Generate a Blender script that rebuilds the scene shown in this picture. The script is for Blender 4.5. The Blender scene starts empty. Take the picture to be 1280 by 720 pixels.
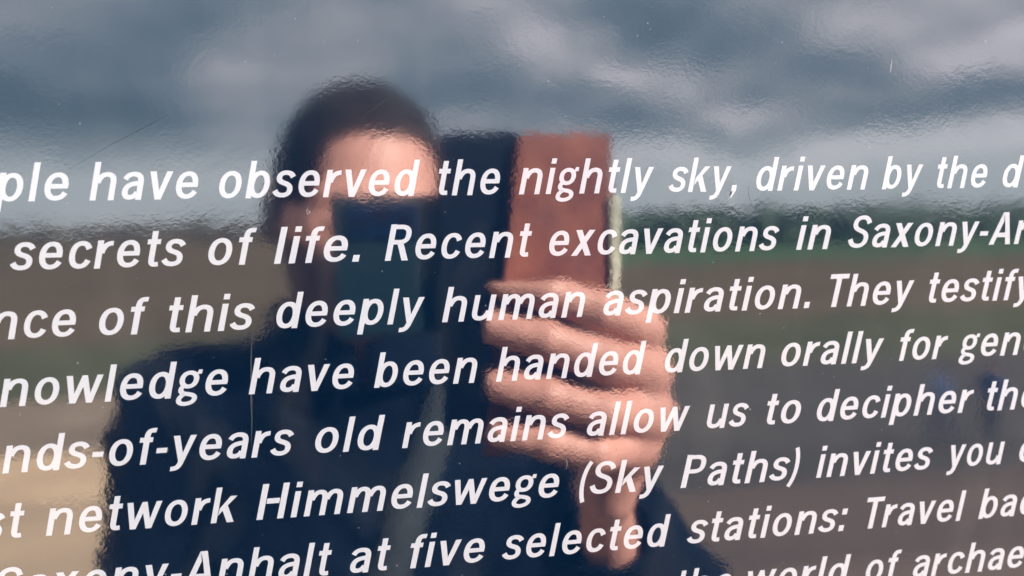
import bpy, bmesh, math, random
import numpy as np
from mathutils import Vector, Matrix, noise
random.seed(7)
scene = bpy.context.scene
COL = scene.collection
LENS_H, DIST = 1.6, 0.22           # height of the phone lens, distance from the board

# ------------------------------------------------------------------ camera
YAW, PITCH, ROLL = 0.15865, -0.09165, -0.01823
cam_d = bpy.data.cameras.new('camera'); cam = bpy.data.objects.new('camera', cam_d); COL.objects.link(cam)
w = Vector((math.sin(YAW) * math.cos(PITCH), math.cos(YAW) * math.cos(PITCH), math.sin(PITCH)))
r = Vector((math.cos(YAW), -math.sin(YAW), 0)); u = r.cross(w)
r2 = math.cos(ROLL) * r + math.sin(ROLL) * u; u2 = -math.sin(ROLL) * r + math.cos(ROLL) * u
M = Matrix((r2, u2, -w)).transposed().to_4x4(); M.translation = (0, -DIST, LENS_H)
cam.matrix_world = M
cam_d.sensor_width = 36; cam_d.lens = 36 * 1000 / 1280
cam_d.clip_start = 0.01; cam_d.clip_end = 3000
cam_d.dof.use_dof = True; cam_d.dof.focus_distance = 0.224; cam_d.dof.aperture_fstop = 9.5
scene.camera = cam
scene.view_settings.view_transform = 'Standard'; scene.view_settings.look = 'None'
scene.view_settings.gamma = 1; scene.view_settings.exposure = 3.1
scene.cycles.use_denoising = True
scene.cycles.max_bounces = 6; scene.cycles.caustics_reflective = False

# ------------------------------------------------------------------ sun and sky
SUN_EL, SUN_AZ = math.radians(35), math.radians(52)      # azimuth from +Y towards +X
sun_dir = Vector((math.cos(SUN_EL) * math.sin(SUN_AZ), math.cos(SUN_EL) * math.cos(SUN_AZ), math.sin(SUN_EL)))
sd = bpy.data.lights.new('sun', 'SUN'); sd.energy = 3.6; sd.angle = math.radians(0.5); sd.color = (1.0, 0.88, 0.76)
so = bpy.data.objects.new('sun', sd); COL.objects.link(so); so.rotation_euler = (-sun_dir).to_track_quat('-Z', 'Y').to_euler()

world = bpy.data.worlds.new('World'); scene.world = world; world.use_nodes = True
nt = world.node_tree; nt.nodes.clear()
def N(t, **k):
    n = nt.nodes.new(t)
    for a, b in k.items():
        if a.startswith('i_'): n.inputs[int(a[2:])].default_value = b
        else: setattr(n, a, b)
    return n
def L(a, b): nt.links.new(a, b)
def math_(op, a, b=None, clamp=False):
    n = N('ShaderNodeMath', operation=op, use_clamp=clamp)
    for i, v in enumerate((a, b)):
        if v is None: continue
        if isinstance(v, (int, float)): n.inputs[i].default_value = v
        else: L(v, n.inputs[i])
    return n.outputs[0]
def smooth(v, a, b, lo=0., hi=1.):
    n = N('ShaderNodeMapRange', interpolation_type='SMOOTHSTEP'); L(v, n.inputs[0])
    for i, x in enumerate((a, b, lo, hi)): n.inputs[i + 1].default_value = x
    return n.outputs[0]
def mixc(f, a, b):
    n = N('ShaderNodeMix', data_type='RGBA')
    if isinstance(f, (int, float)): n.inputs[0].default_value = f
    else: L(f, n.inputs[0])
    for i, v in ((6, a), (7, b)):
        if isinstance(v, tuple): n.inputs[i].default_value = (*v, 1)
        else: L(v, n.inputs[i])
    return n.outputs[2]
tc = N('ShaderNodeTexCoord')
sky = N('ShaderNodeTexSky', sky_type='NISHITA', sun_disc=False, sun_elevation=SUN_EL, sun_rotation=SUN_AZ)
sky_s = N('ShaderNodeVectorMath', operation='SCALE'); L(sky.outputs[0], sky_s.inputs[0]); sky_s.inputs[3].default_value = 0.045
sep = N('ShaderNodeSeparateXYZ'); L(tc.outputs['Generated'], sep.inputs[0])
# cloud deck: the view direction projected on to a flat layer overhead, flattened less towards the horizon
zc = math_('ADD', math_('MAXIMUM', sep.outputs[2], 0.0), 0.16)
comb = N('ShaderNodeCombineXYZ'); L(math_('DIVIDE', sep.outputs[0], zc), comb.inputs[0]); L(math_('DIVIDE', sep.outputs[1], zc), comb.inputs[1])
n1 = N('ShaderNodeTexNoise'); L(comb.outputs[0], n1.inputs[0]); n1.inputs['Scale'].default_value = 1.1; n1.inputs['Detail'].default_value = 5; n1.inputs['Roughness'].default_value = .5; n1.inputs['Distortion'].default_value = .25
n2 = N('ShaderNodeTexNoise'); 
mp = N('ShaderNodeMapping'); L(comb.outputs[0], mp.inputs[0]); mp.inputs[1].default_value = (3.1, 7.7, 0); L(mp.outputs[0], n2.inputs[0])
n2.inputs['Scale'].default_value = 3.2; n2.inputs['Detail'].default_value = 4; n2.inputs['Roughness'].default_value = .5
# particular banks of cloud over the fields: (centre direction x, z at y=-1), half sizes, tilt, brightness change
nv = N('ShaderNodeTexNoise'); L(tc.outputs['Generated'], nv.inputs[0]); nv.inputs['Scale'].default_value = 6; nv.inputs['Detail'].default_value = 4
nvs = N('ShaderNodeVectorMath', operation='SUBTRACT'); L(nv.outputs[1], nvs.inputs[0]); nvs.inputs[1].default_value = (.5, .5, .5)
nvm = N('ShaderNodeVectorMath', operation='SCALE'); L(nvs.outputs[0], nvm.inputs[0]); nvm.inputs[3].default_value = .13
nva = N('ShaderNodeVectorMath', operation='ADD'); L(tc.outputs['Generated'], nva.inputs[0]); L(nvm.outputs[0], nva.inputs[1])
BANKS = [(-.38, .140, .22, .065, 0, -.75), (-.30, .22, .12, .04, 0, -.2), (-.17, .165, .10, .045, -25, .26), (-.27, .055, .22, .05, 0, .20), (-.02, .215, .14, .04, 0, .15), (-.05, .12, .10, .035, 10, -.30),
         (.20, .225, .16, .040, -18, .50), (.36, .165, .20, .030, -14, .42), (.12, .145, .14, .030, 0, -.38), (.40, .235, .16, .030, -12, -.45), (.62, .19, .14, .035, 12, -.30),
         (.52, .145, .12, .025, 15, .25), (.70, .125, .25, .018, 4, -.50), (.62, .080, .34, .035, 0, .75), (.33, .085, .12, .03, 0, .25), (.42, .112, .12, .016, 0, -.3), (.78, .24, .14, .05, 0, .42)]
acc = None
for bx, bz, hx, hz, tilt, amt in BANKS:
    dv = Vector((bx, -1, bz)).normalized()
    s = N('ShaderNodeVectorMath', operation='SUBTRACT'); L(nva.outputs[0], s.inputs[0]); s.inputs[1].default_value = dv
    ex = Vector((1, bx, 0)).normalized(); ez = dv.cross(ex); ez = ez if ez.z > 0 else -ez
    t = math.radians(tilt); e1 = (ex * math.cos(t) + ez * math.sin(t)) / hx; e2 = (-ex * math.sin(t) + ez * math.cos(t)) / hz
    ds = []
    for e in (e1, e2, dv * 1.2):
        d = N('ShaderNodeVectorMath', operation='DOT_PRODUCT'); L(s.outputs[0], d.inputs[0]); d.inputs[1].default_value = e; ds.append(d.outputs['Value'])
    cv = N('ShaderNodeCombineXYZ')
    for i in range(3): L(ds[i], cv.inputs[i])
    ln = N('ShaderNodeVectorMath', operation='LENGTH'); L(cv.outputs[0], ln.inputs[0])
    v = smooth(ln.outputs['Value'], 1.25, 0.15, 0, amt)
    acc = v if acc is None else math_('ADD', acc, v)
base = math_('ADD', math_('MULTIPLY', n1.outputs[0], .9), math_('MULTIPLY', math_('SUBTRACT', n2.outputs[0], .15), .5))      # about .62
tone = math_('ADD', math_('ADD', math_('MULTIPLY', math_('SUBTRACT', base, .62), 1.5), .45), math_('MULTIPLY', acc, .80))
tone = math_('ADD', tone, 0.0, clamp=True)
ramp = N('ShaderNodeValToRGB'); L(tone, ramp.inputs[0])
els = ramp.color_ramp.elements
els[0].position = 0; els[0].color = (.050, .075, .094, 1)
els[1].position = 1; els[1].color = (.345, .325, .345, 1)
e = els.new(.35); e.color = (.094, .117, .138, 1)
e = els.new(.62); e.color = (.164, .173, .187, 1)
hz = smooth(sep.outputs[2], .125, .03, 0, .72)             # clearer, paler air under the cloud deck
cloud = mixc(hz, ramp.outputs[0], (.262, .284, .288))
gap = smooth(tone, .80, 1.0, 0, .12)
colr = mixc(gap, cloud, sky_s.outputs[0])
bg = N('ShaderNodeBackground'); L(colr, bg.inputs[0]); bg.inputs[1].default_value = 1.0
wo = N('ShaderNodeOutputWorld'); L(bg.outputs[0], wo.inputs[0])

# ------------------------------------------------------------------ materials
def mat(name, col, rough=.8, var=.0, scale=8., bump=0., bscale=None, ior=1.45, col2=None, **k):
    m = bpy.data.materials.new(name); m.use_nodes = True; t = m.node_tree; b = t.nodes['Principled BSDF']
    b.inputs['Roughness'].default_value = rough; b.inputs['IOR'].default_value = ior
    b.inputs['Base Color'].default_value = (*col, 1)
    for kk, vv in k.items(): b.inputs[kk].default_value = vv
    tcn = t.nodes.new('ShaderNodeTexCoord')
    if var or col2:
        n = t.nodes.new('ShaderNodeTexNoise'); n.inputs['Scale'].default_value = scale; n.inputs['Detail'].default_value = 6; n.inputs['Roughness'].default_value = .6
        t.links.new(tcn.outputs['Object'], n.inputs[0])
        rp = t.nodes.new('ShaderNodeValToRGB'); t.links.new(n.outputs[0], rp.inputs[0])
        c2 = col2 or tuple(x * (1 + var) for x in col); c1 = col if col2 else tuple(x * (1 - var) for x in col)
        rp.color_ramp.elements[0].position = .35; rp.color_ramp.elements[1].position = .65
        rp.color_ramp.elements[0].color = (*c1, 1); rp.color_ramp.elements[1].color = (*c2, 1)
        t.links.new(rp.outputs[0], b.inputs['Base Color'])
    if bump:
        n = t.nodes.new('ShaderNodeTexNoise'); n.inputs['Scale'].default_value = bscale or scale; n.inputs['Detail'].default_value = 4
        t.links.new(tcn.outputs['Object'], n.inputs[0])
        bp = t.nodes.new('ShaderNodeBump'); bp.inputs['Distance'].default_value = bump; t.links.new(n.outputs[0], bp.inputs['Height']); t.links.new(bp.outputs[0], b.inputs['Normal'])
    return m
def gloss_print(name, col, ior, ripple, spots=False):
    """glossy printed film: orange-peel surface, fine dust"""
    m = bpy.data.materials.new(name); m.use_nodes = True; t = m.node_tree; b = t.nodes['Principled BSDF']
    b.inputs['Base Color'].default_value = (*col, 1); b.inputs['Roughness'].default_value = .045; b.inputs['IOR'].default_value = ior
    g = t.nodes.new('ShaderNodeNewGeometry')
    def tex(scale, detail, dist, stretch=(1, 1, 1)):
        mpn = t.nodes.new('ShaderNodeMapping'); t.links.new(g.outputs['Position'], mpn.inputs[0]); mpn.inputs[3].default_value = stretch
        n = t.nodes.new('ShaderNodeTexNoise'); n.inputs['Scale'].default_value = scale; n.inputs['Detail'].default_value = detail; n.inputs['Distortion'].default_value = dist
        t.links.new(mpn.outputs[0], n.inputs[0]); return n.outputs[0]
    def mth(op, a, bb):
        n = t.nodes.new('ShaderNodeMath'); n.operation = op
        for i, v in enumerate((a, bb)):
            if isinstance(v, (int, float)): n.inputs[i].default_value = v
            else: t.links.new(v, n.inputs[i])
        return n.outputs[0]
    h = mth('ADD', mth('MULTIPLY', tex(800, 2.5, .6, (1, 1, 1.2)), .95), mth('MULTIPLY', tex(170, 2, .3), 1.3))
    amp = t.nodes.new('ShaderNodeMapRange'); t.links.new(tex(38, 3, 1.0), amp.inputs[0])      # calm and uneven areas of the laminate
    for i_, v_ in enumerate((.38, .62, .25, 1.25)): amp.inputs[i_ + 1].default_value = v_
    h = mth('MULTIPLY', h, amp.outputs[0])
    bp = t.nodes.new('ShaderNodeBump'); bp.inputs['Distance'].default_value = ripple; t.links.new(h, bp.inputs['Height']); t.links.new(bp.outputs[0], b.inputs['Normal'])
    if spots:   # grime film: pale patches that wiped rain left
        s = tex(26, 5, .8, (1.6, 1, .7))
        rp = t.nodes.new('ShaderNodeValToRGB'); t.links.new(s, rp.inputs[0])
        rp.color_ramp.elements[0].position = .50; rp.color_ramp.elements[0].color = (*col, 1)
        rp.color_ramp.elements[1].position = .83; rp.color_ramp.elements[1].color = (col[0] + .035, col[1] + .035, col[2] + .03, 1)
        rp2 = t.nodes.new('ShaderNodeValToRGB'); t.links.new(tex(700, 1, .2), rp2.inputs[0])      # settled dust
        rp2.color_ramp.elements[0].position = .775; rp2.color_ramp.elements[1].position = .80
        rp2.color_ramp.elements[1].color = (.20, .22, .26, 1); rp2.color_ramp.elements[0].color = (0, 0, 0, 1)
        ad = t.nodes.new('ShaderNodeMix'); ad.data_type = 'RGBA'; ad.blend_type = 'ADD'; ad.inputs[0].default_value = 1
        t.links.new(rp.outputs[0], ad.inputs[6]); t.links.new(rp2.outputs[0], ad.inputs[7]); t.links.new(ad.outputs[2], b.inputs['Base Color'])
        rr_ = t.nodes.new('ShaderNodeMapRange'); t.links.new(tex(9, 4, 1.5, (1, 1, .4)), rr_.inputs[0])
        for i_, v_ in enumerate((.4, .65, .035, .075)): rr_.inputs[i_ + 1].default_value = v_
        t.links.new(rr_.outputs[0], b.inputs['Roughness'])
    return m
MT = dict(
 film=gloss_print('navy_gloss_film', (.0018, .0150, .046), 2.45, 7.5e-6, True),
 print=gloss_print('white_gloss_print', (.81, .885, 1.0), 1.75, 6.0e-6),
 metal=mat('grey_steel', (.32, .33, .34), .4, .06, 30, Metallic=.8),
 scratch=mat('pale_scratch', (.06, .078, .105), .5), fleck=mat('white_fleck', (.75, .75, .78), .5), darkline=mat('dull_scratch', (.045, .055, .07), .5),
 skin=mat('skin', (.53, .275, .225), .5, .10, 22, .0006, 140, **{'Subsurface Weight': .08, 'Subsurface Radius': (.01, .004, .002)}),
 hair=mat('brown_hair', (.009, .007, .006), .8, .5, 90, .003, 260, **{'Specular IOR Level': .2}),
 jacket=mat('navy_jacket', (.0035, .0065, .014), .9, .35, 9, .0015, 600, **{'Specular IOR Level': .08}),
 strap=mat('grey_strap', (.022, .030, .034), .8, .2, 60, .0005, 500),
 jeans=mat('dark_jeans', (.03, .04, .07), .9, .25, 20, .001, 700),
 shoe=mat('brown_shoe', (.06, .035, .02), .5, .2, 30), sole=mat('dark_sole', (.02, .02, .02), .8),
 eye=mat('eye_white', (.7, .68, .65), .2), iris=mat('iris', (.03, .03, .02), .2), lip=mat('lips', (.38, .15, .12), .5),
 teal=mat('teal_phone_back', (.006, .023, .031), .45, .08, 12), bump=mat('camera_glass', (.006, .018, .05), .12), lens=mat('lens_ring', (.02, .02, .03), .2, Metallic=.5),
 leather=mat('rust_leather', (.125, .030, .022), .55, .22, 17, .0006, 420, col2=(.330, .110, .062)), navyl=mat('navy_leather', (.0025, .007, .017), .5, .2, 40, .0005, 400),
 pale=mat('pale_edge', (.56, .58, .47), .55, .30, 260),
 blue=mat('blue_jacket', (.035, .085, .23), .8, .15, 6), trous=mat('dark_trousers', (.03, .04, .075), .9, .15, 6),
 tan=mat('tan_gravel', (.40, .30, .205), .95, .0, .35, .02, 8, col2=(.54, .41, .28), **{'Specular IOR Level': .1}),
 path=mat('grey_asphalt', (.064, .060, .054), .95, .0, .6, .01, 20, col2=(.090, .084, .074), **{'Specular IOR Level': .1}),
 verge=mat('brown_dirt', (.10, .078, .066), .95, .0, .5, .02, 9, col2=(.15, .115, .092), **{'Specular IOR Level': .1}),
 dry=mat('worn_ground', (.165, .135, .105), .95, .0, .3, .02, 8, col2=(.25, .20, .155), **{'Specular IOR Level': .1}),
 grass=mat('green_grass', (.056, .066, .036), .95, .0, .25, .05, 6, col2=(.094, .098, .054), **{'Specular IOR Level': .1}),
 grass2=mat('meadow_grass', (.050, .092, .046), .95, .0, .05, .05, 3, col2=(.070, .120, .060), **{'Specular IOR Level': .1}),
 field=mat('ploughed_field', (.078, .064, .040), .95, .0, .06, .08, 2, col2=(.118, .092, .060), **{'Specular IOR Level': .1}),
 leaf=mat('dark_leaves', (.070, .115, .082), .9, .0, .35, col2=(.095, .145, .100)), leaf2=mat('brown_twigs', (.075, .07, .058), .95, .0, .3, col2=(.11, .10, .075)),
 jaw_shade=mat('painted_jaw_shade', (.060, .034, .028), .7, .3, 120),  # dark tone standing in for shade on cheek and jaw
 bark=mat('bark', (.09, .07, .05), .9, .2, 6))

# ------------------------------------------------------------------ object helpers
def link(name, me, m=None, parent=None):
    o = bpy.data.objects.new(name, me); COL.objects.link(o)
    if m is not None and me is not None and not me.materials: me.materials.append(m)
    if parent is not None: o.parent = parent
    return o
def tag(o, label=None, cat=None, group=None, kind=None):
    for k, v in (('label', label), ('category', cat), ('group', group), ('kind', kind)):
        if v: o[k] = v
    return o
def mesh(name, v, f, smooth_=False):
    me = bpy.data.meshes.new(name); me.from_pydata([tuple(p) for p in v], [], [tuple(q) for q in f]); me.update()
    if smooth_: me.polygons.foreach_set('use_smooth', [True] * len(me.polygons))
    return me
def box(x0, x1, y0, y1, z0, z1, bev=0, name='box', seg=2):
    bm = bmesh.new(); bmesh.ops.create_cube(bm, size=1)
    for v in bm.verts: v.co = Vector(((x0 + x1) / 2 + v.co.x * (x1 - x0), (y0 + y1) / 2 + v.co.y * (y1 - y0), (z0 + z1) / 2 + v.co.z * (z1 - z0)))
    if bev: bmesh.ops.bevel(bm, geom=list(bm.edges), offset=bev, segments=seg, profile=.5, affect='EDGES')
    me = bpy.data.meshes.new(name); bm.to_mesh(me); bm.free(); return me
def tube(pts, rad, n=10, name='tube'):
    pts = [Vector(p) for p in pts]; v, f = [], []
    for i, p in enumerate(pts):
        d = (pts[min(i+1, len(pts)-1)] - pts[max(i-1, 0)]).normalized()
        a = d.cross(Vector((0, 0, 1))); a = a.normalized() if a.length > 1e-4 else Vector((1, 0, 0)); b = d.cross(a)
        rr = rad[i] if isinstance(rad, (list, tuple)) else rad
        v += [p + (a * math.cos(2*math.pi*k/n) + b * math.sin(2*math.pi*k/n)) * rr for k in range(n)]
    for i in range(len(pts) - 1):
        f += [(i*n+k, i*n+(k+1) % n, (i+1)*n+(k+1) % n, (i+1)*n+k) for k in range(n)]
    f += [tuple(range(n))[::-1], tuple(range((len(pts)-1)*n, len(pts)*n))]
    return mesh(name, v, f, True)
# --- signed-distance modelling with a surface-nets mesher
def d_cap(P, a, b, ra, rb):
    a = np.array(a, float); b = np.array(b, float); ab = b - a; L2 = (ab @ ab) + 1e-12
    t = np.clip(((P - a) @ ab) / L2, 0, 1); return np.linalg.norm(P - a - t[..., None] * ab, axis=-1) - (ra + (rb - ra) * t)
def d_ell(P, c, rr):
    q = (P - np.array(c)) / np.array(rr); k = np.linalg.norm(q, axis=-1); k2 = np.linalg.norm(q / np.array(rr), axis=-1) + 1e-9
    return k * (k - 1) / k2
def smin(a, b, k):
    h = np.clip(.5 + .5 * (b - a) / k, 0, 1); return b + (a - b) * h - k * h * (1 - h)
def smax(a, b, k): return -smin(-a, -b, k)
def d_chain(P, pts, rad, k=.004):
    d = None
    for i in range(len(pts) - 1):
        e = d_cap(P, pts[i], pts[i+1], rad[i], rad[i+1]); d = e if d is None else smin(d, e, k)
    return d
def nets(fn, lo, hi, h, name):
    lo = np.array(lo); n = np.ceil((np.array(hi) - lo) / h).astype(int) + 1
    ax = [lo[i] + h * np.arange(n[i]) for i in range(3)]
    G = np.stack(np.meshgrid(*ax, indexing='ij'), -1); D = np.empty(n)
    for i in range(0, n[0], 24): D[i:i+24] = fn(G[i:i+24])
    D[0] = D[-1] = 1; D[:, 0] = D[:, -1] = 1; D[:, :, 0] = D[:, :, -1] = 1
    S = D < 0; acc_ = np.zeros((*(n - 1), 3)); cnt = np.zeros(n - 1)
    quads = []
    for a in range(3):
        sl0 = [slice(None)] * 3; sl1 = [slice(None)] * 3; sl0[a] = slice(0, -1); sl1[a] = slice(1, None); sl0, sl1 = tuple(sl0), tuple(sl1)
        idx = np.argwhere(S[sl0] != S[sl1]); i0 = tuple(idx.T); nx = idx.copy(); nx[:, a] += 1
        d0, d1 = D[i0], D[tuple(nx.T)]; t = d0 / (d0 - d1); p = idx.astype(float); p[:, a] += t
        b, c = (a + 1) % 3, (a + 2) % 3; q = []
        for ob, oc in ((0, 0), (1, 0), (1, 1), (0, 1)):
            ce = idx.copy(); ce[:, b] -= ob; ce[:, c] -= oc; q.append(ce)
            np.add.at(acc_, tuple(ce.T), p); np.add.at(cnt, tuple(ce.T), 1)
        quads.append((q, d0 < 0))
    ids = -np.ones(n - 1, int); act = cnt > 0; ids[act] = np.arange(act.sum())
    V = acc_[act] / cnt[act][:, None] * h + lo; F = []
    for q, ins in quads:
        Q = np.stack([ids[tuple(c.T)] for c in q], 1); F.append(np.where(ins[:, None], Q, Q[:, ::-1]))
    F = np.concatenate(F)
    me = bpy.data.meshes.new(name); me.vertices.add(len(V)); me.vertices.foreach_set('co', V.ravel())
    me.loops.add(F.size); me.loops.foreach_set('vertex_index', F.ravel()); me.polygons.add(len(F))
    me.polygons.foreach_set('loop_start', np.arange(0, F.size, 4)); me.polygons.foreach_set('use_smooth', np.ones(len(F), bool))
    me.update(calc_edges=True); me.validate(); return me
def join(name, meshes):
    bm = bmesh.new()
    for m_ in meshes: bm.from_mesh(m_)
    for f_ in bm.faces: f_.smooth = True
    me = bpy.data.meshes.new(name); bm.to_mesh(me); bm.free(); return me

# ---- lettering: every glyph is drawn as pen strokes (S) and filled outlines (P), units: ascender 48, x-height 36
def rect(x0, y0, x1, y1): return ('P', [(x0, y0), (x1, y0), (x1, y1), (x0, y1)])
def stem(x, y0, y1, w=9.0): return rect(x, y0, x + w, y1)
def pen(*seg, w=1.0): return ('S', seg, w)
def ring(cx, cy, rx, ry, w=1.0, k=0.60):
    a, b = rx * k, ry * k
    return ('R', [(cx + rx, cy), (cx + rx, cy + b, cx + a, cy + ry, cx, cy + ry), (cx - a, cy + ry, cx - rx, cy + b, cx - rx, cy),
                  (cx - rx, cy - b, cx - a, cy - ry, cx, cy - ry), (cx + a, cy - ry, cx + rx, cy - b, cx + rx, cy)], w)
ARCH = [(7.5, 22), (9.5, 29, 13, 32.4, 18.3, 32.4), (24.5, 32.4, 27.2, 29, 27.2, 22.5)]
GLYPHS = {
 'a': (27.5, [stem(18.5, 0, 23), pen((3.0, 26.0), (5.0, 30.5, 8.5, 32.4, 13.2, 32.4), (19.6, 32.4, 23, 29.5, 23, 22.9)),
              pen((20, 20.9), (10, 20.6, 4.6, 17.3, 4.6, 10.4), (4.6, 5.6, 7.6, 3.4, 11.4, 3.4), (15.5, 3.4, 18.6, 5.6, 20.2, 9.5))]),
 'b': (31, [stem(0, 0, 48), ring(16.4, 17.8, 10.2, 14.6)]),
 'c': (27, [pen((24.6, 25.0), (22.8, 30.2, 19.4, 32.4, 15.2, 32.4), (8, 32.4, 4.6, 26, 4.6, 18), (4.6, 9.6, 8, 3.4, 15.2, 3.4), (19.8, 3.4, 23.2, 5.8, 25.0, 11.0))]),
 'd': (31, [stem(22, 0, 48), ring(14.6, 17.8, 10.2, 14.6)]),
 'e': (30, [rect(5, 15.4, 29.6, 21.2), pen((25.4, 17.5), (25.6, 27, 22, 32.4, 15.4, 32.4), (8, 32.4, 4.6, 26, 4.6, 18), (4.6, 9, 9, 3.4, 15.8, 3.4), (20.6, 3.4, 24.3, 5.6, 26.4, 10.2))]),
 'f': (19, [stem(5, 0, 36), rect(0, 29.3, 18, 35.6), pen((9.5, 35.9), (9.5, 42.6, 11.8, 44.8, 16.2, 44.8), (17.6, 44.8, 18.8, 44.8, 20, 44.6))]),
 'g': (28, [ring(13.2, 23.6, 9.0, 9.1, .92), ('P', [(19, 27.5), (21, 31.5), (22.6, 36.2), (28.8, 36.2), (28.8, 30.8), (24.4, 30.6)]),
            pen((8.4, 15.8), (4.2, 13.6, 2.6, 8.4, 8.2, 5.8), (11, 4.7, 13.5, 4.9, 15.5, 4.4), (23.5, 3.0, 24.8, -0.2, 23.2, -3.8),
                (20.6, -9.4, 3.8, -10.4, 3.8, -3.2), (3.8, -0.2, 6.2, 2.6, 9.6, 4.6), w=.88)]),
 'h': (31.7, [stem(0, 0, 48), pen(*ARCH), stem(22.7, 0, 22.6)]),
 'i': (9, [stem(0, 0, 35.6), rect(0, 41.2, 9, 48.4)]),
 'k': (31, [stem(0, 0, 48), ('P', [(8.8, 19.5), (8.8, 9.5), (17.2, 19.6), (31, 35.6), (20.6, 35.6)]), ('P', [(12.4, 17.6), (18.9, 24.4), (32, 0), (21.4, 0)])]),
 'l': (9, [stem(0, 0, 48)]),
 'm': (48.8, [stem(0, 0, 35.6), pen((7.5, 22), (9.3, 29, 12.5, 32.4, 16.8, 32.4), (22, 32.4, 24.4, 29.2, 24.4, 22.5)), stem(19.9, 0, 22.6),
              pen((27, 22), (28.8, 29, 32.2, 32.4, 36.5, 32.4), (41.8, 32.4, 44.3, 29.2, 44.3, 22.5)), stem(39.8, 0, 22.6)]),
 'n': (31.7, [stem(0, 0, 35.6), pen(*ARCH), stem(22.7, 0, 22.6)]),
 'o': (31, [ring(15.5, 17.8, 10.9, 14.6)]),
 'p': (31, [stem(0, -12, 35.6), ring(16.4, 17.8, 10.2, 14.6)]),
 'r': (20, [stem(0, 0, 35.6), pen((7.2, 19.5), (8.8, 28, 12.6, 31.8, 20.5, 31.8))]),
 's': (25.5, [pen((23.4, 26.6), (21.4, 30.8, 17.8, 32.5, 13.2, 32.5), (8, 32.5, 4.9, 30, 4.9, 26.1), (4.9, 21.6, 9, 20.2, 13.5, 18.7), (18.4, 17.1, 21.4, 15, 21.4, 10.4),
               (21.4, 5.6, 17.4, 3.4, 12.3, 3.4), (7, 3.4, 3.6, 5.4, 1.4, 9.6))]),
 't': (19, [pen((9.4, 46), (9.4, 30, 9.4, 20, 9.4, 10.5), (9.4, 5.2, 11, 3.5, 14.4, 3.5), (16, 3.5, 17, 3.5, 18.6, 3.8)), rect(0.6, 29.3, 18.8, 35.6)]),
 'u': (31.5, [stem(22.5, 0, 35.6), pen((4.5, 35.6), (4.5, 27, 4.5, 20, 4.5, 12.5), (4.5, 6.4, 7.2, 3.4, 12.8, 3.4), (18, 3.4, 22.4, 6.5, 24, 13.5))]),
 'v': (31, [('P', [(0, 35.6), (9.6, 35.6), (15.8, 11.5), (21.6, 35.6), (31, 35.6), (20.3, 0), (10.9, 0)])]),
 'w': (46.5, [('P', [(0, 35.6), (9.2, 35.6), (13.6, 12.2), (19.4, 35.6), (27.4, 35.6), (33.2, 12.2), (37.6, 35.6), (46.6, 35.6), (37.8, 0), (28.9, 0), (23.3, 21), (17.6, 0), (8.7, 0)])]),
 'x': (31, [('P', [(0.4, 35.6), (10.9, 35.6), (31, 0), (20.5, 0)]), ('P', [(20.2, 35.6), (30.4, 35.6), (10.3, 0), (0, 0)])]),
 'y': (31, [('P', [(0, 35.6), (9.6, 35.6), (16, 12.2), (21.6, 35.6), (31, 35.6), (20.3, 1.2), (15.5, -1), (11.2, 1.2)]),
            pen((15.9, 1.6), (13.4, -6.2, 11.4, -8.5, 3.4, -8.3))]),
 'A': (38.5, [('P', [(0, 0), (9.8, 0), (19.4, 38), (28.6, 0), (38.5, 0), (24.8, 48.5), (14.0, 48.5)]), rect(8, 11, 30.5, 17.8)]),
 'H': (36, [stem(0, 0, 48.5, 9.5), stem(26.5, 0, 48.5, 9.5), rect(9, 21.4, 27, 28.4)]),
 'P': (32, [stem(0, 0, 48.5, 9.5), pen((5, 44.9), (9, 44.9, 12, 44.9, 16, 44.9), (24, 44.9, 27.4, 41, 27.4, 34.5), (27.4, 27.5, 24, 23.7, 16, 23.7), (12, 23.7, 9, 23.7, 5, 23.7))]),
 'R': (33, [stem(0, 0, 48.5, 9.5), pen((5, 44.9), (9, 44.9, 12, 44.9, 16, 44.9), (24, 44.9, 27.4, 41, 27.4, 34.8), (27.4, 28, 24, 24.6, 16, 24.6), (12, 24.6, 9, 24.6, 5, 24.6)),
            ('P', [(13.2, 22.4), (22.6, 24.2), (33.4, 0), (23, 0)])]),
 'S': (32, [pen((28.4, 36.2), (26.4, 42.4, 22.4, 45.1, 16.8, 45.1), (10, 45.1, 6, 41.6, 6, 36.2), (6, 30, 11, 27.7, 16.6, 25.6), (23.6, 23, 27.4, 20.2, 27.4, 14), (27.4, 7, 22, 3.5, 15.6, 3.5),
               (9, 3.5, 4.6, 6.6, 2.4, 13.4))]),
 'T': (31, [rect(0, 41.6, 31.5, 48.5), stem(11, 0, 41.7, 9.5)]),
 '-': (15, [rect(0, 14, 15, 20.6)]),
 '.': (9.4, [rect(0, 0, 9.4, 9)]),
 ':': (9.4, [rect(0, 0, 9.4, 9), rect(0, 25.5, 9.4, 34.5)]),
 ',': (9.4, [('P', [(0, 9), (9.4, 9), (9.4, 1.2), (4.2, -8.6), (-0.4, -8.6), (3.0, 0), (0, 0)])]),
 '(': (12, [pen((11.8, 48.5), (2.6, 34, 2.6, 8, 10.4, -10), w=.82)]),
 ')': (12, [pen((2.2, 48.5), (9.8, 31, 9.8, 5, 0.8, -10), w=.82)]),
}
GAP = {'v': 2, 'w': 2, 'y': 2, 'x': 3, 'k': 4, 'A': 2, 'T': 1.5, 'o': 5.5, 'c': 5.5, 'e': 5.5, 'd': 5.5, 'b': 5.5, 'p': 5.5, 's': 4.5, 'a': 5.5, 't': 3.5, 'f': 2.5, 'r': 5, 'g': 4.5,
       'S': 5, 'P': 5, 'R': 5, '(': 4, ')': 4, '-': 4}
HX, HY, SLANT = 3.65, 2.9, 0.225
THIN = 0.78
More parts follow.
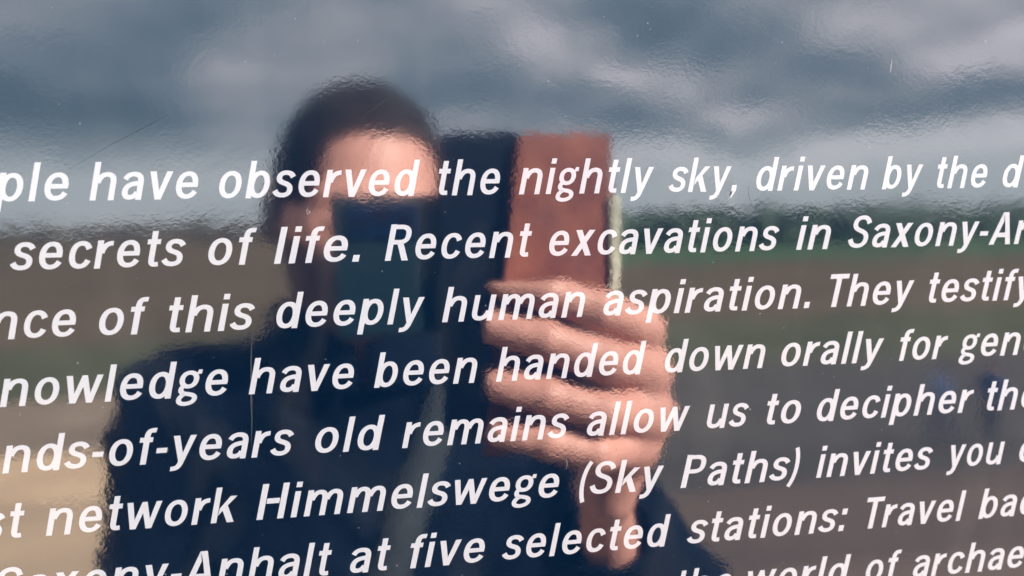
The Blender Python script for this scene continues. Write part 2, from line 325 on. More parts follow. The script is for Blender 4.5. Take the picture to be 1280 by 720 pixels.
def thin(p):
    """pull the outline in sideways so that filled stems weigh the same as pen strokes"""
    n, out = len(p), []
    s = 1 if sum(p[i][0]*p[(i+1) % n][1] - p[(i+1) % n][0]*p[i][1] for i in range(n)) > 0 else -1
    for i in range(n):
        a, b, c = p[i-1], p[i], p[(i+1) % n]; sh = 0.0
        for u_, v_ in ((a, b), (b, c)):
            dx, dy = v_[0]-u_[0], v_[1]-u_[1]; l = (dx*dx + dy*dy) ** .5
            if abs(dy) > .5 * l: sh += -s * (1 if dy > 0 else -1) * THIN
        out.append((b[0] + max(-THIN, min(THIN, sh)), b[1]))
    return out
def bez(seg):
    pts = [seg[0]]
    for s in seg[1:]:
        if len(s) == 2: pts.append(s); continue
        p0 = pts[-1]
        for i in range(1, 9):
            t = i / 8; a, b, c_, d = (1-t)**3, 3*t*(1-t)**2, 3*t*t*(1-t), t**3
            pts.append((a*p0[0] + b*s[0] + c_*s[2] + d*s[4], a*p0[1] + b*s[1] + c_*s[3] + d*s[5]))
    return pts
def ribbon(pts, w, closed):
    L, R = [], []
    n = len(pts)
    for i, p in enumerate(pts):
        a = pts[(i - 1) % n] if (closed or i > 0) else p
        b = pts[(i + 1) % n] if (closed or i < n - 1) else p
        dx, dy = b[0] - a[0], b[1] - a[1]; l = (dx*dx + dy*dy) ** .5
        nx, ny = -dy / l, dx / l
        h = ((HX * nx) ** 2 + (HY * ny) ** 2) ** .5 * w
        L.append((p[0] + nx*h, p[1] + ny*h)); R.append((p[0] - nx*h, p[1] - ny*h))
    return L, R
def glyph_shapes(ch):
    """-> list of (points, faces) in glyph units, upright"""
    out = []
    for sh in GLYPHS[ch][1]:
        if sh[0] == 'P': out.append((thin(sh[1]), [list(range(len(sh[1])))]))
        else:
            pts = bez(sh[1]); closed = sh[0] == 'R'
            if closed: pts = pts[:-1]
            L, R = ribbon(pts, sh[2], closed); n = len(pts)
            out.append((L + R, [[i, (i+1) % n, n + (i+1) % n, n + i] for i in range(n if closed else n - 1)]))
    return out
def word_layout(word):
    """-> list of (char, x offset) with natural letter spacing"""
    x, out = 0.0, []
    for i, ch in enumerate(word):
        if i: x += (GAP.get(word[i-1], 7) + GAP.get(ch, 7)) / 2 + 1.0
        out.append((ch, x)); x += GLYPHS[ch][0]
    return out

# ------------------------------------------------------------------ ground behind the reader (towards -Y) and beyond the board
def gz(D):                                  # D = distance behind the board
    return 0.0 if D < 3 else (-.29 * (D - 3) if D < 16 else -3.77 - .0004 * (D - 16))
def ground(name, m, d0, d1, xl, xr, nd=12, nx=10):
    """strip between distances d0 and d1, side edges given as functions of D"""
    v, f = [], []
    for i in range(nd + 1):
        D = d0 + (d1 - d0) * i / nd
        for j in range(nx + 1):
            x = xl(D) + (xr(D) - xl(D)) * j / nx
            v.append((x, -D, gz(D)))
    for i in range(nd):
        for j in range(nx):
            a = i * (nx + 1) + j; f.append((a, a + nx + 1, a + nx + 2, a + 1))
    o = link(name, mesh(name, v, f), m); o['kind'] = 'structure'; return o
W_ = 900.0
edge = lambda D: .9 + .04 * D
ground('gravel_yard', MT['tan'], -40, 3, lambda D: -W_, edge, 4); ground('gravel_yard', MT['tan'], 3, 16, lambda D: -W_, edge, 13); ground('gravel_yard', MT['tan'], 16, 19.5, lambda D: -W_, edge, 3); ground('worn_ground', MT['dry'], 19.5, 26, lambda D: -W_, edge, 4)
ground('dirt_verge', MT['verge'], -40, 3, edge, lambda D: W_, 4); ground('dirt_verge', MT['verge'], 3, 7.6, edge, lambda D: W_, 6)
ground('path', MT['path'], 7.6, 16, edge, lambda D: W_, 9); ground('path', MT['path'], 16, 26, edge, lambda D: W_, 4)
ground('grass_strip', MT['grass'], 26, 37, lambda D: -W_, lambda D: W_, 6)
ground('field', MT['field'], 37, 80, lambda D: -W_, lambda D: W_, 12)
ground('meadow', MT['grass2'], 80, 900, lambda D: D * .05, lambda D: W_, 10)
ground('far_field', MT['field'], 80, 900, lambda D: -W_, lambda D: D * .05, 10)
v = [(-W_, 40, 0), (W_, 40, 0), (W_, 900, 0), (-W_, 900, 0)]
link('ground', mesh('ground', v, [(0, 1, 2, 3)]), MT['grass2'])['kind'] = 'structure'

# ------------------------------------------------------------------ distant wood and hedge line
def leaf_clump(v, f, c, rx, rz, n, s):
    for _ in range(n):
        d = Vector((random.gauss(0, 1), random.gauss(0, 1), random.gauss(0, 1))).normalized() * random.random() ** .4
        p = Vector((c[0] + d.x * rx, c[1] + d.y * rx, c[2] + d.z * rz)); nn = (d + Vector((random.gauss(0, .3), random.gauss(0, .3), random.gauss(0, .3) + .3))).normalized(); a = nn.orthogonal().normalized() * s; b = nn.cross(a)
        k = len(v); v += [p - a, p + b, p + a, p - b]; f.append((k, k+1, k+2, k+3))
def wood(name, m, x0, x1, D, h, n, label):
    v, f = [], []
    for i in range(n):
        x = x0 + (x1 - x0) * (i + random.random()) / n; hh = h * random.uniform(.88, 1.06); dd = D + random.uniform(0, 9)
        leaf_clump(v, f, (x, -dd, gz(dd) + hh * .52), hh * .45, hh * .5, 90, hh * .12)
        leaf_clump(v, f, (x, -dd, gz(dd) + hh * .2), hh * .5, hh * .22, 16, hh * .14)
    o = link(name, mesh(name, v, f), m); tag(o, label, 'wood', kind='stuff'); return o
wood('forest', MT['leaf'], 7, 190, 118, 6.0, 190, 'dark green wood along the edge of the far meadow')
wood('hedgerow', MT['leaf2'], -330, 20, 230, 5.4, 160, 'brown leafless hedgerow beyond the ploughed field')
pole = bpy.data.objects.new('utility_mast', None); COL.objects.link(pole); pole.location = (53.5, -118, gz(118)); tag(pole, 'thin grey mast standing at the edge of the far wood', 'mast')
link('shaft', tube([(0, 0, 0), (0, 0, 5), (0, 0, 9.6)], [.22, .18, .12]), MT['metal'], pole); link('crossarm', box(-.9, .9, -.08, .08, 8.9, 9.1, .01), MT['metal'], pole)

# ------------------------------------------------------------------ the board
board = bpy.data.objects.new('information_board', None); COL.objects.link(board); board.location = (0, 0, 0)
tag(board, 'glossy navy information board with white slanted lettering and mirrored sky', 'information board')
BX0, BX1, BZ0, BZ1 = -.44, .287, .86, 1.673
link('panel', box(BX0, BX1, 0, .004, BZ0, BZ1, .0012), MT['film'], board)
for x in (BX0 + .10, BX1 - .10):
    po = link('post', box(x - .025, x + .025, .006, .056, -.3, BZ1 - .03, .004), MT['metal'], board)
for z in (BZ0 + .12, BZ1 - .12):
    link('rail', box(BX0 + .03, BX1 - .03, .0565, .0765, z - .02, z + .02, .003), MT['metal'], board)
U = 0.20306e-3; LINE0, PITCH_L = LENS_H + .00549, .0174247
WORDS = [(0, 'People', -118.05, 0.978),
 (0, 'have', -73.73, 0.94),
 (0, 'observed', -42.6, 0.936),
 (0, 'the', 14.11, 0.919),
 (0, 'nightly', 37.44, 0.937),
 (0, 'sky,', 80.91, 0.905),
 (0, 'driven', 106.79, 0.948),
 (0, 'by', 147.42, 0.907),
 (0, 'the', 164.36, 0.919),
 (0, 'desire', 187.19, 0.978),
 (1, 'secrets', -93.44, 0.956),
 (1, 'of', -46.23, 0.994),
 (1, 'life.', -28.98, 1.08),
 (1, 'Recent', 0.17, 0.959),
 (1, 'excavations', 45.12, 0.964),
 (1, 'in', 120.2, 1.031),
 (1, 'Saxony-Anhalt', 136.63, 0.982),
 (2, 'evidence', -132.05, 0.978),
 (2, 'of', -74.14, 0.998),
 (2, 'this', -57.52, 1.013),
 (2, 'deeply', -29.67, 0.991),
 (2, 'human', 15.25, 0.977),
 (2, 'aspiration.', 60.84, 1.025),
 (2, 'They', 129.5, 0.987),
 (2, 'testify', 162.73, 0.978),
 (3, 'knowledge', -105.9, 0.978),
 (3, 'have', -37.04, 0.982),
 (3, 'been', -3.89, 0.962),
 (3, 'handed', 30.0, 0.958),
 (3, 'down', 79.03, 0.974),
 (3, 'orally', 115.24, 1.006),
 (3, 'for', 153.57, 0.97),
 (3, 'generations', 175.06, 0.978),
 (4, 'thousands-of-years', -140.19, 0.978),
 (4, 'old', -21.0, 1.034),
 (4, 'remains', 3.21, 0.973),
 (4, 'allow', 55.7, 0.996),
 (4, 'us', 92.18, 0.957),
 (4, 'to', 110.15, 1.041),
 (4, 'decipher', 127.07, 0.994),
 (4, 'them', 184.0, 0.978),
 (5, 'tourist', -134.13, 0.978),
 (5, 'network', -89.83, 0.962),
 (5, 'Himmelswege', -36.67, 1.012),
 (5, '(Sky', 53.01, 1.02),
 (5, 'Paths)', 84.48, 1.027),
 (5, 'invites', 127.83, 0.973),
 (5, 'you', 171.86, 0.895),
 (5, 'on', 196.85, 0.978),
 (6, 'Saxony-Anhalt', -103.91, 0.986),
 (6, 'at', -12.65, 1.006),
 (6, 'five', 3.35, 1.022),
 (6, 'selected', 30.83, 0.978),
 (6, 'stations:', 86.63, 1.008),
 (6, 'Travel', 143.26, 0.957),
 (6, 'back', 183.69, 0.978),
 (7, 'the', 82.08, 0.953),
 (7, 'world', 104.38, 1.021),
 (7, 'of', 144.41, 0.962),
 (7, 'archaeology', 160.91, 0.978)]
letter_mesh = {}
def glyph_mesh(ch):
    if ch in letter_mesh: return letter_mesh[ch]
    bm = bmesh.new()
    for si, (pts, faces) in enumerate(glyph_shapes(ch)):
        top = -(.10e-3 + si * .008e-3)             # each stroke lies a hair above the last, never in one plane
        ring_ = [(p[0] + SLANT * p[1], p[1]) for p in pts]
        fr = [bm.verts.new((x * U, top, y * U)) for x, y in ring_]; bk = [bm.verts.new((x * U, -.01e-3, y * U)) for x, y in ring_]
        fs = []
        for q in faces:
            fs.append(bm.faces.new([fr[i] for i in q]))
        cnt = {}
        for q in faces:
            for a, b in zip(q, q[1:] + q[:1]): cnt[(min(a, b), max(a, b))] = cnt.get((min(a, b), max(a, b)), 0) + 1
        for (a, b), c_ in cnt.items():
            if c_ == 1: bm.faces.new([fr[a], fr[b], bk[b], bk[a]])
        bmesh.ops.triangulate(bm, faces=[x for x in fs if len(x.verts) > 4])
    bmesh.ops.recalc_face_normals(bm, faces=list(bm.faces))
    for q in bm.faces:      # front faces look at the reader
        if abs(q.normal.y) > .9 and q.normal.y > 0: q.normal_flip()
    me = bpy.data.meshes.new('letter_' + {'.': 'stop', ',': 'comma', ':': 'colon', '-': 'hyphen', '(': 'open', ')': 'close'}.get(ch, ch)); bm.to_mesh(me); bm.free(); me.materials.append(MT['print'])
    letter_mesh[ch] = me; return me
for line, word, x0, sx in WORDS:
    we = bpy.data.objects.new('printed_word', None); COL.objects.link(we); we.parent = board
    we.location = (x0 * 1e-3, 0, LINE0 - PITCH_L * line); we.scale = (sx, 1, 1)
    we['label'] = 'white printed word ' + ''.join(c for c in word if c.isalpha() or c == '-')
    for ch, gx in word_layout(word):
        o = link('letter', glyph_mesh(ch), None, we); o.location = (gx * U, 0, 0)
# marks on the film
def streak(name, pts, wd, m, parent=board, y=-.02e-3):
    v, f = [], []
    for i, p in enumerate(pts):
        a = pts[max(i-1, 0)]; b = pts[min(i+1, len(pts)-1)]; dx, dz = b[0]-a[0], b[1]-a[1]; l = math.hypot(dx, dz)
        ww = wd * (.25 + .75 * abs(math.sin(i * 2.3 + 1))) if 0 < i < len(pts) - 1 else wd * .15
        nx, nz = -dz / l * ww, dx / l * ww
        v += [(p[0]+nx, y, p[1]+nz), (p[0]-nx, y, p[1]-nz), (p[0]+nx*.3, y*3, p[1]+nz*.3), (p[0]-nx*.3, y*3, p[1]-nz*.3)]
    for i in range(len(pts) - 1):
        a = i * 4; f += [(a, a+4, a+6, a+2), (a+2, a+6, a+7, a+3), (a+3, a+7, a+5, a+1)]
    return link(name, mesh(name, v, f), m, parent)
streak('scratch', [(-0.03478, 1.57645), (-0.03533, 1.56895), (-0.03584, 1.56248), (-0.03629, 1.55271), (-0.03638, 1.54614), (-0.03695, 1.53846)], 0.000187, MT['scratch'])
streak('scratch', [(-0.03622, 1.55423), (-0.03613, 1.55161), (-0.03641, 1.54548)], 0.00033, MT['scratch'])
streak('scratch', [(-0.07821, 1.61336), (-0.06736, 1.61973), (-0.06043, 1.62334), (-0.05303, 1.62719)], 8.8e-05, MT['darkline'])
streak('scratch', [(-0.00455, 1.62643), (0.00041, 1.63001), (0.00518, 1.63361)], 0.000176, MT['scratch'])
streak('scratch', [(0.14992, 1.64332), (0.14971, 1.6417), (0.14951, 1.63962)], 0.000286, MT['fleck'])
streak('scratch', [(0.05018, 1.52993), (0.05039, 1.52802), (0.05014, 1.52662)], 0.000132, MT['fleck'])
streak('scratch', [(-0.01919, 1.60312), (-0.01985, 1.60207), (-0.01948, 1.601), (-0.01883, 1.60163), (-0.01964, 1.60228)], 9.9e-05, MT['fleck'])
streak('scratch', [(0.10511, 1.6071), (0.10539, 1.60386), (0.10665, 1.60153)], 0.000132, MT['darkline'])
streak('scratch', [(0.06498, 1.53179), (0.06522, 1.53106)], 0.000165, MT['scratch'])
streak('scratch', [(0.06211, 1.65416), (0.06257, 1.65396)], 0.000143, MT['fleck'])
streak('scratch', [(0.07547, 1.65117), (0.0757, 1.65074)], 0.000176, MT['fleck'])
streak('scratch', [(0.08131, 1.65259), (0.08155, 1.65216)], 0.000132, MT['darkline'])
streak('scratch', [(0.01697, 1.60122), (0.01718, 1.60078)], 0.000165, MT['fleck'])
streak('scratch', [(0.00104, 1.64919), (0.00124, 1.64899)], 0.000132, MT['darkline'])
streak('scratch', [(0.04328, 1.5711), (0.04647, 1.56823), (0.05014, 1.56487)], 9.9e-05, MT['darkline'])
streak('scratch', [(0.05799, 1.5534), (0.06176, 1.54993), (0.06556, 1.54668)], 9.9e-05, MT['darkline'])
streak('scratch', [(-0.0338, 1.53425), (-0.03341, 1.53356)], 0.000165, MT['scratch'])
streak('scratch', [(-0.03855, 1.60427), (-0.03837, 1.60385)], 0.000143, MT['darkline'])
streak('scratch', [(-0.07593, 1.53606), (-0.07423, 1.5381), (-0.07336, 1.53955)], 9.9e-05, MT['darkline'])
streak('scratch', [(0.00261, 1.52902), (0.0032, 1.52668)], 0.00011, MT['scratch'])

# ------------------------------------------------------------------ phone in its wallet case, camera lens facing the board
phone = bpy.data.objects.new('smartphone', None); COL.objects.link(phone); phone.location = (.05, -.23, 1.53)
tag(phone, 'teal smartphone in a rust and navy leather wallet case held up to the board', 'smartphone')
def pl(name, me, m, parent=phone):
    me.transform(Matrix.Translation(-Vector(phone.location)) if parent is phone else Matrix.Identity(4)); return link(name, me, m, parent)
pl('body', box(-.0275, .130, -.2335, -.2255, 1.533, 1.6118, .0035, seg=3), MT['teal'])
cb = pl('camera_bump', box(-.0185, .0195, -.2254, -.2232, 1.5882, 1.6065, .0009), MT['bump'])
for x, z, rr in ((0, 1.6, .0045), (.0125, 1.5975, .0045), (-.0115, 1.5965, .0035)):
    bm = bmesh.new(); bmesh.ops.create_cone(bm, cap_ends=True, segments=20, radius1=rr, radius2=rr * .9, depth=.0006, matrix=Matrix.Translation((x, -.2230, z)) @ Matrix.Rotation(math.pi/2, 4, 'X'))
    me = bpy.data.meshes.new('lens'); bm.to_mesh(me); bm.free(); me.transform(Matrix.Translation(-Vector(phone.location))); link('lens', me, MT['lens'], cb)
def panel(pts_front, th, bev, name):
    """flap: outline in (x, z), leaning surface y = a + b (x - x0)"""
    return None
def flap(x0, x1, y0, y1, z0, z1, th, rc, name):
    """upright leather flap with rounded corners, swinging from depth y0 at x0 to y1 at x1"""
    out = []
    for cx, cz, a0 in ((x1 - rc, z1 - rc, 0), (x0 + rc, z1 - rc, 90), (x0 + rc, z0 + rc, 180), (x1 - rc, z0 + rc, 270)):
        for k in range(7):
            a = math.radians(a0 + 15 * k); out.append((cx + rc * math.cos(a), cz + rc * math.sin(a)))
    bm = bmesh.new(); Y = lambda x: y0 + (y1 - y0) * (x - x0) / (x1 - x0)
    fr = [bm.verts.new((x, Y(x), z)) for x, z in out]; bk = [bm.verts.new((x, Y(x) - th, z)) for x, z in out]
    bm.faces.new(fr); bm.faces.new(bk[::-1]); n = len(out)
    for i in range(n): bm.faces.new([fr[i], bk[i], bk[(i+1) % n], fr[(i+1) % n]])
    bmesh.ops.recalc_face_normals(bm, faces=list(bm.faces))
    bmesh.ops.bevel(bm, geom=[e_ for e_ in bm.edges if len(e_.link_faces) == 2 and e_.calc_face_angle(0) > 1.2], offset=.0007, segments=2, affect='EDGES')
    me = bpy.data.meshes.new(name); bm.to_mesh(me); bm.free(); return me
pl('inner_flap', flap(.0300, .0790, -.2175, -.2085, 1.475, 1.6447, .003, .009, 'inner_flap'), MT['navyl'])
of = flap(.0735, .1265, -.2045, -.2125, 1.468, 1.6432, .003, .0025, 'outer_flap')
for vv in of.vertices: vv.co.x -= (1.6432 - vv.co.z) * .13 * (.1265 - vv.co.x) / .053
pl('outer_flap', of, MT['leather'])
pl('sunlit_edge', box(.1245, .1300, -.2165, -.2090, 1.505, 1.609, .0008), MT['pale'])  # case edge in the sun, its brightness put into the pale colour

# ------------------------------------------------------------------ the photographer
HC = np.array((-.021, -.565, 1.607)); ya, ro = math.radians(-9), math.radians(-5)
Rz = np.array(((math.cos(ya), -math.sin(ya), 0), (math.sin(ya), math.cos(ya), 0), (0, 0, 1))); Ry = np.array(((math.cos(ro), 0, math.sin(ro)), (0, 1, 0), (-math.sin(ro), 0, math.cos(ro))))
RH = Ry.T @ Rz
def to_head(P): return (P - HC) @ RH
def sub(a, b, k): return smax(a, -b, k)
def f_head(P):
    q = to_head(P); m = q.copy(); m[..., 0] = np.abs(m[..., 0])
    d = d_ell(q, (0, -.005, .020), (.0745, .096, .095))
    d = smin(d, d_ell(q, (0, .022, -.045), (.066, .068, .074)), .03)
    d = smin(d, d_ell(q, (0, .066, -.098), (.024, .020, .017)), .02)
    d = smin(d, d_cap(m, (.012, .088, .012), (.042, .078, .010), .010, .009), .012)        # brow
    d = smin(d, d_cap(m, (.042, .066, -.018), (.055, .045, -.012), .015, .012), .02)       # cheekbone
    d = sub(d, d_ell(m, (.031, .098, -.012), (.016, .014, .012)), .012)                     # eye socket
    d = smin(d, d_ell(m, (.031, .078, -.012), (.0125, .0125, .0115)), .004)                 # closed-in lids
    d = smin(d, d_cap(q, (0, .090, -.008), (0, .112, -.042), .007, .0105), .008)            # nose
    d = smin(d, d_ell(m, (.011, .100, -.046), (.0075, .009, .007)), .005)
    d = smin(d, d_cap(m, (0, .0865, -.068), (.018, .079, -.070), .0050, .0028), .004)      # upper lip
    d = smin(d, d_cap(m, (0, .0855, -.078), (.015, .078, -.075), .0056, .003), .003)       # lower lip
    d = smin(d, sub(d_ell(m, (.079, -.012, -.005), (.009, .019, .032)), d_ell(m, (.086, -.006, .000), (.006, .011, .020)), .004), .006)   # ears
    d = smin(d, d_cap(P, (-.022, -.60, 1.55), (-.03, -.625, 1.40), .064, .072), .025)      # neck
    return d
def f_hair(P):
    q = to_head(P)
    n_ = .0016 * (np.sin(q[..., 0] * 900 + 3 * np.sin(q[..., 1] * 300)) * np.sin(q[..., 2] * 800) + np.sin(q[..., 1] * 700 + q[..., 0] * 500))
    d = d_ell(q, (0, -.005, .020), (.0745, .096, .095)) - .0068 - n_
    s_ = (np.abs((q[..., 0] - .012) / .058) ** 4 + np.abs((q[..., 1] - .118) / .112) ** 4 + np.abs((q[..., 2] + .030) / .0985) ** 4) ** .25
    d = sub(d, (s_ - 1) * .06 + .25 * n_, .004)
    d = smax(d, -(q[..., 2] + .060 + .25 * (q[..., 1] + .01)), .01)
    d = sub(d, d_ell(np.abs(q) * np.array((1, 0, 0)) + q * np.array((0, 1, 1)), (.084, -.010, -.010), (.02, .020, .030)), .008)
    return d
def f_jaw_shade(P):  # thin dark layer over the jaw, added to make the shaded cheek darker
    q = to_head(P); n_ = .0006 * np.sin(q[..., 0] * 1500) * np.sin(q[..., 2] * 1300)
    d = f_head(P) - .0022 + n_; d = smax(d, q[..., 2] + .048 - .30 * np.abs(q[..., 0]) - .75 * np.maximum(0, .045 - q[..., 1]), .006); d = smax(d, -q[..., 2] - .128, .004); d = smax(d, -.004 - q[..., 1] - .6 * (q[..., 2] + .05), .008)
    d = smax(d, -d_ell(q, (0, .09, -.072), (.024, .03, .012)), .003); return smax(d, -d_ell(q, (0, .11, -.035), (.034, .05, .030)), .004)
# right hand: palm behind the phone's right end, four fingers laid over the flaps, thumb behind
RW = (.130, -.247, 1.432)
FR = [([(.142, -.246, 1.5350), (.1430, -.212, 1.5345), (.1130, -.1925, 1.5480), (.0840, -.1930, 1.5585), (.0600, -.1960, 1.5640)], (.0114, .0118, .0106, .0094, .0074)),
      ([(.145, -.248, 1.5160), (.1470, -.213, 1.5090), (.1160, -.1905, 1.5210), (.0830, -.1910, 1.5335), (.0550, -.1950, 1.5410)], (.0120, .0128, .0116, .0105, .0084)),
      ([(.145, -.248, 1.4960), (.1470, -.214, 1.4845), (.1160, -.1910, 1.4925), (.0830, -.1915, 1.5035), (.0560, -.1950, 1.5100)], (.0118, .0126, .0114, .0101, .0082)),
      ([(.139, -.247, 1.4770), (.1410, -.216, 1.4645), (.1110, -.1935, 1.4695), (.0840, -.1940, 1.4775), (.0590, -.1970, 1.4825)], (.0112, .0116, .0102, .0091, .0072))]
def f_rhand(P):
    d = None
    for pts, rad in FR:
        e = d_chain(P, pts, rad, .003); e = smin(e, d_cap(P, pts[0], RW, rad[0], .0145), .006); d = e if d is None else smin(d, e, .0022)
    d = smin(d, d_chain(P, [(.136, -.256, 1.455), (.122, -.262, 1.492), (.104, -.252, 1.520), (.086, -.2455, 1.541)], (.015, .0125, .0105, .0085), .005), .008)
    d = smin(d, d_chain(P, [(.141, -.222, 1.528), (.142, -.221, 1.485), (.130, -.234, 1.430)], (.0140, .0185, .0155), .01), .010)
    d = smin(d, d_cap(P, RW, (.145, -.285, 1.365), .0148, .021), .012)
    for pts, rad in FR:      # knuckle creases
        d = sub(d, d_ell(P, (pts[2][0] + .004, pts[2][1] + rad[2] + .0008, pts[2][2]), (.0007, .0016, .006)), .0012)
    return d
LW = (-.262, -.545, .90)
def f_lhand(P):
    d = None
    for k, (dy, ln) in enumerate(((.030, .068), (.012, .078), (-.008, .074), (-.026, .058))):
        a = (-.262, -.535 + dy, .815); b = (-.252, -.530 + dy * 1.1, .815 - ln * .5); c_ = (-.238, -.528 + dy * 1.1, .815 - ln)
        e = d_chain(P, [a, b, c_], (.010, .009, .0072), .003); e = smin(e, d_cap(P, a, LW, .011, .020), .008); d = e if d is None else smin(d, e, .002)
    d = smin(d, d_chain(P, [(-.258, -.515, .880), (-.245, -.490, .840), (-.238, -.480, .805)], (.016, .011, .0085), .004), .007)
    return smin(d, d_cap(P, LW, (-.268, -.56, .98), .022, .028), .01)
person = link('person', join('person', [nets(f_head, (-.13, -.71, 1.40), (.09, -.42, 1.74), .0031, 'h'), nets(f_rhand, (.05, -.30, 1.36), (.175, -.175, 1.565), .0014, 'r'),
                                      nets(f_lhand, (-.30, -.60, .72), (-.20, -.46, 1.0), .0022, 'l')]), MT['skin'])
tag(person, 'person in a navy jacket holding up a phone, mirrored in the board', 'person')
link('hair', nets(f_hair, (-.13, -.69, 1.53), (.09, -.44, 1.745), .0026, 'hair'), MT['hair'], person)
link('jaw_shade', nets(f_jaw_shade, (-.13, -.69, 1.44), (.09, -.42, 1.62), .0028, 'jaw_shade'), MT['jaw_shade'], person)
for s in (-1, 1):
    c_ = HC + RH @ np.array((s * .031, .0768, -.012)); bm = bmesh.new(); bmesh.ops.create_uvsphere(bm, u_segments=16, v_segments=10, radius=.0120, matrix=Matrix.Translation(Vector(c_)))
    me = bpy.data.meshes.new('eye'); bm.to_mesh(me); bm.free(); ey = link('eye', me, MT['eye'], person)
    c_ = HC + RH @ np.array((s * .031, .0850, -.012)); bm = bmesh.new(); bmesh.ops.create_uvsphere(bm, u_segments=12, v_segments=8, radius=.0046, matrix=Matrix.Translation(Vector(c_)))
    me = bpy.data.meshes.new('iris'); bm.to_mesh(me); bm.free(); link('iris', me, MT['iris'], ey)
SHL, SHR = (-.212, -.615, 1.405), (.158, -.615, 1.405); ELR = (.262, -.475, 1.215)
def f_jacket(P):
    d = d_cap(P, (-.165, -.62, 1.405), (.112, -.62, 1.405), .068, .068)
    d = smin(d, d_ell(P, (-.027, -.620, 1.27), (.185, .122, .200)), .06)
    d = smin(d, d_ell(P, (-.027, -.620, 1.05), (.178, .125, .26)), .08)
    d = smin(d, d_ell(P, (-.025, -.612, 1.46), (.100, .090, .050)), .04)
    d = smin(d, d_chain(P, [SHL, (-.248, -.625, 1.14), LW], (.062, .055, .043), .03), .03)
    w_ = .004 * np.sin(P[..., 2] * 95 + 5 * np.sin(P[..., 0] * 22 + 1)) * np.sin(P[..., 0] * 26 + P[..., 1] * 31 + 2) + .003 * np.sin(P[..., 2] * 60 + P[..., 0] * 75) * np.sin(P[..., 1] * 50)
    d = smin(d, d_chain(P, [SHR, ELR], (.064, .057), .03), .03)
    d = smin(d, d_chain(P, [ELR, (.143, -.292, 1.375)], (.060, .040), .02), .02)
    d = smin(d, d_cap(P, (.10, -.60, 1.31), (.19, -.55, 1.16), .075, .065), .03)
    d = d + w_
    d = sub(d, d_cap(P, (-.021, -.59, 1.475), (-.021, -.588, 1.56), .074, .080), .006)     # neck opening
    col = d_cap(P, (-.021, -.590, 1.465), (-.021, -.588, 1.512), .092, .089)
    col = np.maximum(col, -(d_cap(P, (-.021, -.590, 1.44), (-.021, -.588, 1.56), .081, .081))); col = np.maximum(col, P[..., 2] - 1.522); col = np.maximum(col, 1.44 - P[..., 2])
    zp = np.abs(P[..., 0] + .022) - .004; col = smax(col, -np.maximum(zp, -.57 - P[..., 1]), .003)
    d = smin(d, col, .012)
    d = smax(d, .86 - P[..., 2], .01)
    d = smax(d, -d_cap(P, (-.025, -.62, .5), (-.025, -.62, .93), .15, .13), .01)
    d = smax(d, -d_cap(P, (.143, -.292, 1.375), (.133, -.24, 1.42), .024, .026), .004)        # cuff openings
    d = smax(d, -d_cap(P, (LW[0] - .002, LW[1] - .005, .93), (LW[0], LW[1], .80), .030, .040), .004)
    return d
jk = link('jacket', nets(f_jacket, (-.36, -.80, .84), (.36, -.24, 1.54), .0072, 'jacket'), MT['jacket'], person)
def front_y(x, z):
    ys = np.linspace(-.40, -.60, 120); P = np.stack([np.full_like(ys, x), ys, np.full_like(ys, z)], -1); d = f_jacket(P); k = np.argmax(d < 0); return float(ys[k])
# strap slung across the chest
sp = [(.072, 1.462), (.058, 1.43), (.040, 1.39), (.020, 1.34), (.0, 1.29), (-.022, 1.23), (-.05, 1.16), (-.085, 1.09), (-.13, 1.02), (-.17, .97)]
v, f = [], []
for i, (x, z) in enumerate(sp):
    a, b = sp[max(i-1, 0)], sp[min(i+1, len(sp)-1)]; dx, dz = b[0]-a[0], b[1]-a[1]; l = math.hypot(dx, dz); nx, nz = -dz/l*.019, dx/l*.019
    for s, off in ((-1, .003), (-1, .008), (1, .008), (1, .003)): v.append((x + s*nx, front_y(x + s*nx, z + s*nz) + off, z + s*nz))
for i in range(len(sp) - 1):
    for k in range(4): f.append((i*4+k, i*4+(k+1) % 4, (i+1)*4+(k+1) % 4, (i+1)*4+k))
link('strap', mesh('strap', v, f, True), MT['strap'], person)
def f_legs(P):
    d = d_ell(P, (-.025, -.62, .90), (.165, .115, .13))
    for s in (-1, 1): d = smin(d, d_chain(P, [(-.025 + s*.085, -.62, .86), (-.025 + s*.10, -.605, .47), (-.025 + s*.115, -.635, .06)], (.092, .066, .056), .03), .03)
    d = d + .003 * np.sin(P[..., 2] * 90) * np.sin(P[..., 0] * 40 + P[..., 2] * 30)
    return np.maximum(d, .045 - P[..., 2])
link('trousers', nets(f_legs, (-.26, -.80, .03), (.22, -.46, 1.05), .009, 'trousers'), MT['jeans'], person)
for s in (-1, 1):
    x = -.025 + s * .115
    def f_shoe(P):
        d = d_cap(P, (x, -.66, .055), (x + s*.012, -.50, .045), .040, .036); d = smin(d, d_cap(P, (x, -.645, .06), (x, -.645, .12), .040, .042), .02)
        return np.maximum(d, .018 - P[..., 2])
    sh_ = link('shoe', nets(f_shoe, (x-.07, -.74, .0), (x+.07, -.43, .17), .006, 'shoe'), MT['shoe'], person)
    link('sole', box(x - .040, x + .046, -.705, -.462, 0.0, .0175, .006), MT['sole'], sh_)

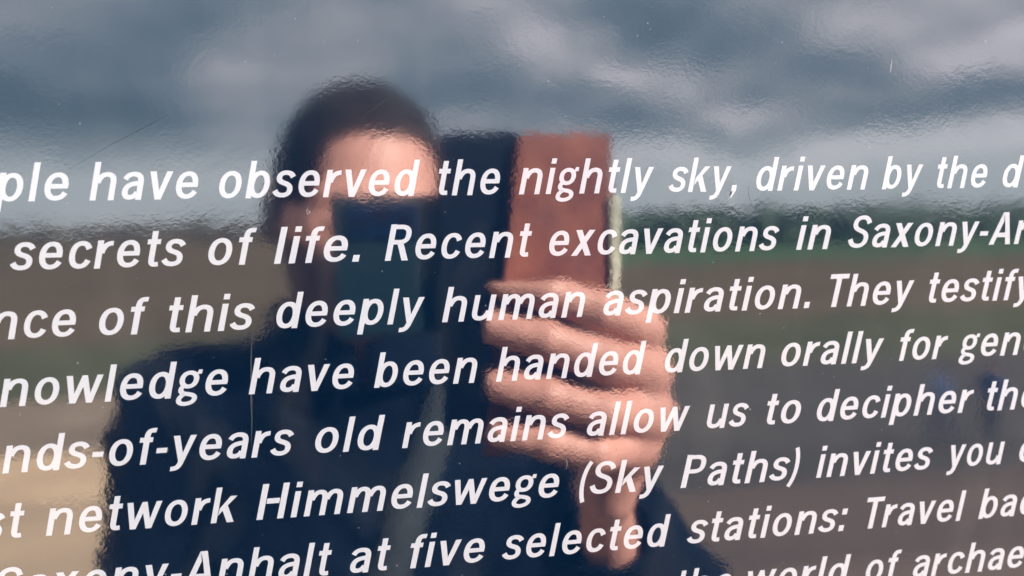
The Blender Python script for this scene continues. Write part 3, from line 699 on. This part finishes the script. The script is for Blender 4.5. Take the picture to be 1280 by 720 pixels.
# ------------------------------------------------------------------ two visitors down on the path
def visitor(loc, face, label, stride):
    x0, y0, z0 = loc
    def body(P):
        d = d_ell(P, (0, 0, 1.58), (.075, .092, .118)); d = smin(d, d_cap(P, (0, -.01, 1.48), (0, -.02, 1.38), .05, .055), .02)
        d = smin(d, d_cap(P, (0, .09, 1.585), (0, .105, 1.565), .012, .014), .008)
        for s in (-1, 1): d = smin(d, d_cap(P, (s*.27, .04*s*stride, .90), (s*.27, .06*s*stride+.02, .77), .028, .02), .02)
        return d
    def top(P):
        d = d_ell(P, (0, 0, 1.18), (.20, .13, .28)); d = smin(d, d_cap(P, (-.16, 0, 1.36), (.16, 0, 1.36), .065, .065), .05)
        for s in (-1, 1): d = smin(d, d_chain(P, [(s*.19, 0, 1.35), (s*.25, -.03, 1.10), (s*.27, .04*s*stride, .92)], (.062, .052, .042), .02), .02)
        return smax(d, .85 - P[..., 2], .01)
    def legs(P):
        d = d_ell(P, (0, 0, .86), (.16, .115, .12))
        for s in (-1, 1): d = smin(d, d_chain(P, [(s*.085, 0, .84), (s*.09, .10*s*stride, .47), (s*.10, .16*s*stride, .08)], (.09, .066, .055), .03), .03)
        return np.maximum(d, .05 - P[..., 2])
    p = link('person', nets(body, (-.34, -.2, .7), (.34, .2, 1.72), .014, 'b'), MT['skin']); p.location = loc; p.rotation_euler.z = face; tag(p, label, 'person', 'visitors in blue on the path')
    link('jacket', nets(top, (-.36, -.24, .8), (.36, .24, 1.47), .014, 't'), MT['blue'], p); link('trousers', nets(legs, (-.3, -.32, .02), (.3, .32, 1.02), .014, 'l'), MT['trous'], p)
    def hr(P): return sub(d_ell(P, (0, -.012, 1.605), (.084, .098, .108)), d_ell(P, (0, .11, 1.55), (.075, .095, .105)), .01)
    link('hair', nets(hr, (-.12, -.13, 1.48), (.12, .12, 1.74), .01, 'hh'), MT['hair'], p)
    for s in (-1, 1): link('shoe', box(s*.10 - .045, s*.10 + .045, .16*s*stride - .08, .16*s*stride + .17, .0, .09, .03), MT['sole'], p)
visitor((10.95, -14.0, gz(14)), 2.6, 'person in blue jacket and dark trousers, nearer the frame centre of two visitors', 1)
visitor((12.95, -15.0, gz(15)), 1.2, 'person in blue jacket at the far right of the reflected path', .6)
